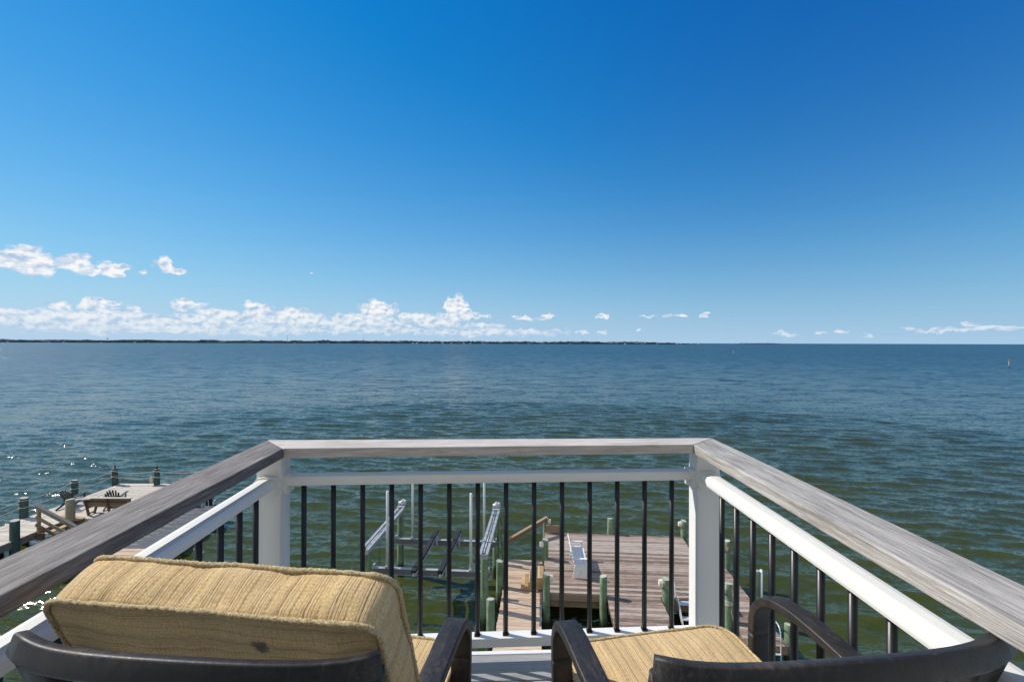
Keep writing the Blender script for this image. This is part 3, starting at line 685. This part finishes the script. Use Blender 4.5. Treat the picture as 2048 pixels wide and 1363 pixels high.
# stair and handrail on the neighbour pier
ns = thing('stair', 'brown wooden stair with a three board handrail beside the left pier', 'stair')
bm = new_bm(); box(bm, (-19.93, 19.22, PZ + .42), (.10, .10, 1.14), bev=.008); obj('newel_post', bm, 'timber_gold', ns)
for dz in (1.02, .62, .30):
    bm = new_bm(); beam(bm, (-20.0, 19.16, PZ + dz), (-18.35, 19.16, PZ + dz - .86), .04, .12)
    if dz > 1: beam(bm, (-20.02, 19.2, PZ + dz + .075), (-18.35, 19.2, PZ + dz - .785), .13, .03)
    obj('handrail_board', bm, 'timber_grey' if dz > 1 else 'timber_brown', ns)
for i in range(3):
    bm = new_bm(); box(bm, (-19.75 + i * .28, 19.75, PZ - .15 * (i + 1)), (.27, .95, .04)); obj('tread', bm, 'timber_gold', ns)
bm = new_bm(); box(bm, (-19.86, 19.22, PZ - .22), (.24, .14, .26)); obj('bracket', bm, 'timber_brown', ns)
# lower pier, its boards coloured dark to stand for shade
lp = thing('finger_pier', 'low finger pier, shade painted into its dark boards, seen between the wooden cap and the left white rail', 'pier')
bm = new_bm(); planks(bm, -16.1, -14.9, 18.7, 23.5, LZ, w=.14, gap=.012); obj('pier_boards', bm, 'dock_shade', lp)
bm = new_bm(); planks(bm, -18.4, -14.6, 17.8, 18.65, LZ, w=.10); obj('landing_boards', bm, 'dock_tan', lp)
bm = new_bm(); beam(bm, (-16.08, 17.8, LZ - .14), (-16.08, 23.4, LZ - .14), .045, .2); beam(bm, (-14.93, 17.8, LZ - .14), (-14.93, 23.4, LZ - .14), .045, .2); obj('stringer', bm, 'timber_brown', lp)
bm = new_bm()
for i in range(11): box(bm, (-15.86 + random.uniform(-.05, .05), 19.0 + i * .38, LZ + .006), (.5, .02, .012))
obj('sun_gap_strip', bm, 'dock_pale', lp)  # pale strips stand in for gaps of sunlight on the boards
pile(lp, -16.2, 23.4, -8.1, .14, 'pile_teal'); pile(lp, -16.22, 20.9, -8.25, .12, 'pile_teal')
ladder(0, 0, 0, .62, 1.2, 'pair of shiny hooped ladder rails at the end of the left low pier', hoop=.50, rot=math.pi, P=(-15.25, 23.35, LZ))

# brown bench seen from behind
nb = thing('bench', 'brown timber bench seen from behind on the left pier', 'bench', (-18.5, 20.95, PZ), 0)
BW = 2.1
bm = new_bm(); box(bm, (0, -.10, .85), (BW + .1, .16, .035), bev=.004); obj('top_rail', bm, 'dock_pale', nb)
q = Matrix.Rotation(R(10), 3, 'X'); bm = new_bm()
for i in range(4): box(bm, Vector((0, .0, .42)) + q @ Vector((0, 0, .05 + .10 * i)), (BW, .03, .09), rot=q)
obj('backrest', bm, 'timber_brown', nb)
bm = new_bm()
for i in range(4): box(bm, (0, .06 + .12 * i, .42), (BW, .11, .03))
obj('seat', bm, 'timber_brown', nb)
for x in (-BW / 2 + .06, 0, BW / 2 - .06):
    bm = new_bm(); beam(bm, (x, -.14, .83), (x, .06, .0), .05, .10); obj('back_leg', bm, 'timber_brown', nb)
    bm = new_bm(); beam(bm, (x, .50, .40), (x, .34, .0), .05, .10); beam(bm, (x, 0, .37), (x, .5, .37), .045, .09); beam(bm, (x, .05, .08), (x, .36, .08), .04, .06); obj('front_leg', bm, 'timber_brown', nb)

def adirondack(name_label, P, ang):
    t = thing('adirondack_chair', name_label, 'chair', P, ang, 'dark adirondack chairs on the left pier')   # faces +y locally
    qb = Matrix.Rotation(R(28), 3, 'X')
    for i in range(6):
        bm = new_bm(); a = (i - 2.5); h = .78 - .03 * a * a
        qq = qb @ Matrix.Rotation(R(a * 4.0), 3, 'Y')
        box(bm, Vector((a * .062, -.06, .26)) + qq @ Vector((0, 0, h / 2)), (.066, .018, h), rot=qq, bev=.004); obj('back_slat', bm, 'adk', t)
    bm = new_bm(); box(bm, Vector((0, -.26, .58)), (.60, .02, .06), rot=qb); box(bm, (0, -.10, .33), (.5, .02, .07)); obj('back_rail', bm, 'adk', t)
    qs = Matrix.Rotation(R(12), 3, 'X'); bm = new_bm()
    for i in range(6): box(bm, Vector((0, 0, .25)) + qs @ Vector((0, -.02 + i * .088, 0)), (.52, .075, .018), rot=qs)
    obj('seat', bm, 'adk', t)
    for s in (-1, 1):
        bm = new_bm(); prism(bm, [(-.38, .66 - .10), (.46, .58), (.46, .60), (-.38, .58)], -.065, .065)
        o = obj('armrest', bm, 'adk', t, (s * .34, 0, 0), (0, 0, R(90))); 
        bm = new_bm(); box(bm, (s * .29, .42, .29), (.03, .10, .58)); obj('front_leg', bm, 'adk', t)
        bm = new_bm(); beam(bm, (s * .25, .44, .33), (s * .25, -.52, .03), .025, .10); obj('rear_leg', bm, 'adk', t)
adirondack('dark adirondack chair beside a pile on the left pier, its arms seen from behind', (-21.32, 22.05, PZ), R(6))
adirondack('second dark adirondack chair, only its fan back showing above the brown bench', (-19.2, 22.05, PZ), R(22))

# ------------------------------------------------------------------ balcony floor
fl = thing('balcony_floor', 'grey plank balcony floor with a white edge board', 'deck floor')
bm = new_bm(); fz = CH - 1.25; sl = .04
n = 16
for i in range(n):
    yc = 1.83 - .07 - i * .145
    q = Matrix.Rotation(sl, 3, 'Z'); box(bm, q @ Vector((-.085, yc, fz - .0125)), (1.78, .139, .025), rot=q, bev=.002)
obj('floor_boards', bm, 'deck_comp', fl)
q = Matrix.Rotation(sl, 3, 'Z'); bm = new_bm(); box(bm, q @ Vector((-.085, 1.848, fz - .10)), (1.80, .022, .196), rot=q, bev=.003)
obj('edge_board', bm, 'vinyl', fl)
bm = new_bm()
for i in range(6): box(bm, (-.88 + i * .32, .8, fz - .12), (.04, 2.0, .18))
obj('joist', bm, 'timber_grey', fl)

# the house the balcony belongs to, unseen behind the viewer, added for its bounce light
hs_ = thing('house', 'unseen cream clapboard house wall added behind the balcony for bounce light', 'house', (0, -1.35, 0))
bm = new_bm()
for i in range(88):
    z = .6 + i * .14; q = Matrix.Rotation(R(-5), 3, 'X')
    if z < CH - 1.3 or z > CH + .95: box(bm, (0, 0, z), (11, .02, .15), rot=q)
    else:
        box(bm, (-3.3, 0, z), (4.4, .02, .15), rot=q); box(bm, (3.3, 0, z), (4.4, .02, .15), rot=q)
obj('siding', bm, 'siding', hs_)
bm = new_bm()
for x in (-1.06, 0, 1.06): box(bm, (x, .02, CH - .17), (.09, .06, 2.2), bev=.004)
box(bm, (0, .02, CH + .94), (2.2, .07, .1), bev=.004); dr_ = obj('door_frame', bm, 'vinyl', hs_)
bm = new_bm(); box(bm, (0, -.02, CH - .17), (2.1, .012, 2.15)); obj('glass', bm, 'door_glass', dr_)

# ------------------------------------------------------------------ railing
rail = thing('balcony_railing', 'white balcony railing with black balusters and a weathered grey wooden cap', 'railing')
def board(name, quad, ztop, t, m_, parent, bev=.003):
    """quad: inner-a, inner-b, outer-b, outer-a in plan; local x runs along the board"""
    a, b, c, d = [Vector((p[0], p[1], 0)) for p in quad]; x = (b - a).normalized(); ang = math.atan2(x.y, x.x)
    M = Matrix.Rotation(-ang, 4, 'Z'); bm = new_bm(); P0 = a
    lo = [bm.verts.new(M @ (p - P0) + Vector((0, 0, -t))) for p in (a, b, c, d)]; hi = [bm.verts.new(M @ (p - P0)) for p in (a, b, c, d)]
    bm.faces.new(lo[::-1]); bm.faces.new(hi)
    for i in range(4): bm.faces.new((lo[i], lo[(i + 1) % 4], hi[(i + 1) % 4], hi[i]))
    bmesh.ops.bevel(bm, geom=list(bm.edges), offset=bev, segments=2, affect='EDGES', profile=.5)
    setr(bm, bm.faces, random.random())
    return obj(name, bm, m_, parent, (P0.x, P0.y, CH + ztop), (0, 0, ang))
CZ, CT = -.395, .036
LI, LO, RI, RO = Vector((-.851, 1.695)), Vector((-.987, 1.84)), Vector((.712, 1.78)), Vector((.839, 1.904))
dl = Vector((.057, -1)).normalized(); dr = Vector((.004, -1)).normalized()
g = .0012
board('cap_board', (LI + Vector((g, 0)), RI - Vector((g, 0)), RO - Vector((g, 0)), LO + Vector((g, 0))), CZ, CT, 'cap_pale', rail)['label'] = 'pale front cap board'
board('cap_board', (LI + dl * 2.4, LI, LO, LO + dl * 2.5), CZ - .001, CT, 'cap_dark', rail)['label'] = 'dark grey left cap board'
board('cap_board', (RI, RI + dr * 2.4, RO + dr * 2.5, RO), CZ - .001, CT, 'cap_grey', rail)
def post(cx, cy, ang):
    bm = new_bm(); h0, h1 = CH - 1.25, CH + CZ - CT - .001
    fs = box(bm, (0, 0, (h0 + h1) / 2), (.0885, .0885, h1 - h0), bev=.004)
    box(bm, (0, 0, h0 + .02), (.125, .125, .04), bev=.008)
    return obj('post', bm, 'vinyl', rail, (cx, cy, 0), (0, 0, ang))
PL, PR = Vector((-.911, 1.746)), Vector((.776, 1.838))
post(PL.x, PL.y, R(3.3)); post(PR.x, PR.y, R(0.4))
TOPP = [(-.032, -.018), (.032, -.018), (.034, -.010), (.034, .004), (.026, .0135), (.012, .0165), (-.012, .0165), (-.026, .0135), (-.034, .004), (-.034, -.010)]
def rails(A, B, nb, first, last, name_sp=True):
    """A,B plan end points"""
    d = (B - A); L = d.length; ang = math.atan2(d.y, d.x)
    bm = new_bm(); sweep(bm, [(0, 0, 0), (L, 0, 0)], TOPP)
    for f in bm.faces: f.smooth = False
    obj('top_rail', bm, 'vinyl', rail, (A.x, A.y, CH - .523), (0, 0, ang))
    bm = new_bm(); box(bm, (L / 2, 0, 0), (L, .048, .036), bev=.003); obj('bottom_rail', bm, 'vinyl', rail, (A.x, A.y, CH - 1.164), (0, 0, ang))
    for i in range(nb):
        f = first + (last - first) * i / (nb - 1); bm = new_bm()
        tube(bm, [(0, 0, CH - 1.148), (0, 0, CH - .540)], .0096, 14)
        box(bm, (0, 0, CH - 1.143), (.023, .023, .007), bev=.002)
        P = A + d * f; obj('baluster', bm, 'baluster', rail, (P.x, P.y, 0))
def bracket(P, ang):
    bm = new_bm(); prof = [(a * 1.32, b * 1.30) for a, b in TOPP]; prof = [(-.036, -.040), (.036, -.040)] + prof[2:9] + []
    sweep(bm, [(-.001, 0, 0), (.020, 0, 0)], [(a, b) for a, b in [(-.030, -.050), (.030, -.050), (.044, -.024), (.045, .004), (.034, .018), (.014, .0225), (-.014, .0225), (-.034, .018), (-.045, .004), (-.044, -.024)]])
    for f in bm.faces: f.smooth = False
    return obj('bracket', bm, 'vinyl', rail, (P.x, P.y, CH - .523), (0, 0, ang))
fa, fb = PL + Vector((.0443, .0025)), PR - Vector((.0445, .0015)); fd = (fb - fa); fang = math.atan2(fd.y, fd.x)
rails(fa, fb, 14, .043, .945)
bracket(fa, fang); bracket(fb, fang + math.pi)
la = PL + dl * .0445; lb = la + dl * 2.0; rails(la, lb, 18, .046, .046 + .0535 * 17); bracket(la, math.atan2(dl.y, dl.x))
ra = PR + dr * .0445 + Vector((-.006, 0)); rb = ra + dr * 2.0; rails(ra, rb, 18, .0625, .0625 + .053 * 17); bracket(ra, math.atan2(dr.y, dr.x))
bm = new_bm(); tube(bm, [(0, 0, 0), (0, -.0035, 0)], .003, 8); obj('screw', bm, 'screw', rail, (PL.x + .018, PL.y - .0445, CH - .560))

# ------------------------------------------------------------------ patio chairs
def patio_chair(lab, P, ang, back=0.0):
    t = thing('patio_chair', lab, 'chair', P, ang, 'worn black patio armchairs on the balcony')    # faces +y, origin under the crest
    # crest rail: bowed backwards
    pts = []
    for i in range(25):
        f = -1 + 2 * i / 24; pts.append((f * .278, -.044 + .050 * abs(f) ** 2.1, .811 - .026 * f * f + .017 * f ** 6))
    bm = new_bm(); sc = [.92 + .08 * min(1, (1 - abs(-1 + 2 * i / 24)) * 12) for i in range(25)]
    pr = rrect(.020, .034, .0045, 3); tl = R(17); pr = [(a * math.cos(tl) - b * math.sin(tl), a * math.sin(tl) + b * math.cos(tl)) for a, b in pr]
    sweep(bm, pts, pr, scales=sc); obj('crest_rail', bm, 'chair_wood', t).rotation_euler.z = back
    for s in (-1, 1):
        # back post: down and forward, then rear leg kicking back
        bm = new_bm(); path = smooth_path([(s * .256, .010, .786), (s * .252, .045, .68), (s * .250, .10, .50), (s * .248, .13, .38)], 6)
        pr = rrect(.046, .028, .006, 2); sweep(bm, path, pr, up=Vector((0, 1, .2))); obj('back_post', bm, 'chair_wood', t).rotation_euler.z = back
        bm = new_bm(); path = smooth_path([(s * .248, .13, .39), (s * .25, .12, .25), (s * .252, .06, .0)], 5)
        sweep(bm, path, rrect(.034, .036, .006, 2), up=Vector((0, 1, .2))); obj('rear_leg', bm, 'chair_wood', t)
        # arm sweeping forward and rolling over into the front leg
        full = smooth_path([(s * .262, .072, .578), (s * .266, .16, .594), (s * .270, .28, .610), (s * .270, .38, .616), (s * .268, .45, .602), (s * .267, .486, .560), (s * .266, .492, .50), (s * .265, .487, .38), (s * .263, .470, .20), (s * .262, .452, .0)], 7)
        cut = 7 * 6
        def prof_at(f): return rrect(.060 - .014 * f, .022 + .012 * f, .007, 3)
        for nm, pth in (('armrest', full[:cut + 1]), ('front_leg', full[cut:])):
            bm = new_bm()
            sweep(bm, pth, rrect(.048, .021, .004, 3), up=Vector((0, .45, .9)))
            obj(nm, bm, 'chair_wood', t)
        bm = new_bm(); beam(bm, (s * .247, .14, .33), (s * .247, .44, .34), .03, .055); obj('side_rail', bm, 'chair_wood', t)
    for x in (-.09, 0, .09):
        bm = new_bm(); sweep(bm, [(x, -.042 + .05 * abs(x / .277) ** 2, .782), (x, .03, .60), (x, .105, .40)], rrect(.030, .012, .003, 2), up=Vector((0, 1, .2))); obj('back_slat', bm, 'chair_wood', t).rotation_euler.z = back
    bm = new_bm(); beam(bm, (-.24, .45, .34), (.24, .45, .34), .028, .06); obj('front_rail', bm, 'chair_wood', t)
    bm = new_bm(); beam(bm, (-.24, .12, .40), (.24, .12, .40), .028, .05); obj('rear_rail', bm, 'chair_wood', t)
    bm = new_bm()
    for i in range(4): box(bm, (0, .17 + i * .075, .350), (.46, .05, .012))
    obj('seat_slat', bm, 'chair_wood', t)
    return t
CL = (Vector((-.459, .652, CH - 1.25)), R(-9.0)); CR = (Vector((.474, .655, CH - 1.25)), R(10.8))
patio_chair('black wooden patio chair holding the tan back cushion', *CL, R(4.5))
patio_chair('black wooden patio chair with a seat cushion but no back cushion', *CR, R(-4.5))

def cushion(name, lab, P, rotm, w, h, t, rc, stripe, puff=.02, seed=0, rough=1.0):
    """panel in local x (w) and y (h); thickness along z. stripe: axis of the stripe coordinate on the panels"""
    N = 160; loop = []
    per = []
    for (cx, cy, a0) in ((w / 2 - rc, h / 2 - rc, 0), (-w / 2 + rc, h / 2 - rc, 90), (-w / 2 + rc, -h / 2 + rc, 180), (w / 2 - rc, -h / 2 + rc, 270)):
        for i in range(13): a = R(a0 + 90 * i / 12); per.append(Vector((cx + rc * math.cos(a), cy + rc * math.sin(a), 0)))
    per.append(per[0]); ln = [0]
    for a, b in zip(per, per[1:]): ln.append(ln[-1] + (b - a).length)
    T = ln[-1]; j = 0
    for i in range(N):
        s = T * i / N
        while ln[j + 1] < s: j += 1
        f = (s - ln[j]) / max(1e-9, ln[j + 1] - ln[j]); loop.append((per[j].lerp(per[j + 1], f), s))
    bm = new_bm(); uvl = bm.loops.layers.uv.new('UVMap'); uvd = {}
    def lump(p, k=1.0): return rough * (.0045 * noise.noise((p.x * 9 + seed, p.y * 9, p.z * 9)) + .0022 * noise.noise((p.x * 27, p.y * 27 + seed, p.z * 27))) * k
    rings = []
    K = 26
    for side in (-1, 1):
        rr = []
        for q in range(K + 1):
            s = 1 - q / K; z0 = t / 2 + puff * (1 - s ** 3.0)
            row = []
            for (p, L) in loop:
                v = Vector((p.x * s, p.y * s, side * z0)); v.z += side * lump(v) * (1.6 if q else .5)
                row.append(v)
            rr.append(row)
        rings.append(rr)
    def mk(v, uv_): 
        bv = bm.verts.new(v); uvd[bv] = uv_; return bv
    def quad(a, b, c, d, uvf):
        f = bm.faces.new((a, b, c, d)); f.smooth = True
        for l in f.loops: l[uvl].uv = uvf(l.vert)
    V = []
    for side_i in (0, 1):
        rr = [[bm.verts.new(v) for v in row] for row in rings[side_i][:-1]]
        cen = bm.verts.new((0, 0, (-1, 1)[side_i] * (t / 2 + puff)))
        pu = (lambda v: (v.co.y, v.co.x)) if stripe == 'y' else (lambda v: (v.co.x, v.co.y))
        for a, b in zip(rr, rr[1:]):
            for i in range(N): quad(a[i], a[(i + 1) % N], b[(i + 1) % N], b[i], pu)
        for i in range(N):
            f = bm.faces.new((rr[-1][i], rr[-1][(i + 1) % N], cen)); f.smooth = True
            for l in f.loops: l[uvl].uv = pu(l.vert)
        V.append(rr[0])
    # boxing strip
    S = 8; prev = V[0]
    for q in range(1, S + 1):
        if q == S: row = V[1]
        else:
            row = []
            for i, (p, L) in enumerate(loop):
                f = q / S; nrm = Vector((p.x, p.y, 0)); a, b = loop[(i + 1) % N][0], loop[i - 1][0]; tg = a - b; nn = Vector((tg.y, -tg.x, 0)).normalized()
                if nn.dot(p) < 0: nn = -nn
                v = p + nn * (.0045 * 4 * f * (1 - f)); v.z = -t / 2 + t * f; v += nn * lump(v, 1.6); row.append(bm.verts.new(v))
        for i in range(N):
            L0, L1 = loop[i][1], loop[i][1] + T / N
            f = bm.faces.new((prev[i], prev[(i + 1) % N], row[(i + 1) % N], row[i])); f.smooth = True; f.material_index = 1
            uvs = ((L0, (q - 1) / S * t), (L1, (q - 1) / S * t), (L1, q / S * t), (L0, q / S * t))
            for l, u_ in zip(f.loops, uvs): l[uvl].uv = u_
        prev = row
    o = obj(name, bm, ['fabric_back' if name == 'back_cushion' else 'fabric', 'fabric_strip']); o.matrix_world = Matrix.Translation(P) @ rotm.to_4x4()
    tag(o, lab, 'cushion', 'tan striped patio cushions')
    for side in (-1, 1):
        bm = new_bm(); pts = []; M_ = 520; j = 0; rnd = random.Random(seed + side)
        for i in range(M_):
            s = T * i / M_
            while ln[j + 1] < s: j += 1
            f = (s - ln[j]) / max(1e-9, ln[j + 1] - ln[j]); p = per[j].lerp(per[j + 1], f); q = p * 1.004
            q.z = side * (t / 2 + .001) + side * .5 * lump(Vector((p.x, p.y, side * t / 2))) ; pts.append(q)
        tube(bm, pts, .0042, 8, closed=True, scales=[1 + rnd.uniform(-.2, .25) for _ in range(M_)])
        # frayed fibres
        for _ in range(int(2600 * rough)):
            q = pts[rnd.randrange(M_)]; a = rnd.uniform(0, 6.283); nrm = Vector((q.x, q.y, 0)).normalized()
            dirv = (nrm * math.cos(a) + Vector((0, 0, 1)) * math.sin(a) + Vector((rnd.uniform(-.6, .6), rnd.uniform(-.6, .6), rnd.uniform(-.4, .4)))).normalized()
            b0 = q + dirv * .0035; L_ = rnd.uniform(.0015, .0048) * (2.5 if rnd.random() < .015 else 1); sd = dirv.orthogonal().normalized() * .0004
            bm.faces.new((bm.verts.new(b0 - sd), bm.verts.new(b0 + sd), bm.verts.new(b0 + dirv * L_)))
        me = obj('piping', bm, 'piping', o)
    return o
def chair_mat(C): return Matrix.Translation(C[0]) @ Matrix.Rotation(C[1], 4, 'Z')
# back cushion stands on the seat cushion and leans on the crest rail
Mc = chair_mat(CL); lean = R(24)
# local frame of cushion: x = width, y = up the back, z = away from the sitter's back (toward camera)
loc = Mc @ Vector((-.018, .162, .650))
rot = (Matrix.Rotation(CL[1] + R(2.2), 3, 'Z') @ Matrix.Rotation(R(90) + lean, 3, 'X'))
cushion('back_cushion', 'thick tan striped back cushion leaning in the left chair', loc, rot, .552, .46, .080, .034, 'y', puff=.012, seed=3)
for C, lab, sd in ((CL, 'tan striped seat cushion in the left chair, mostly hidden', 11), (CR, 'tan striped seat cushion in the right chair, fully exposed', 23)):
    M = chair_mat(C); loc = M @ Vector((0, .345, .405)); rot = Matrix.Rotation(C[1], 3, 'Z') @ Matrix.Rotation(R(3), 3, 'X')
    cushion('seat_cushion', lab, loc, rot, .475, .50, .085, .06, 'x', puff=.016, seed=sd, rough=.6)
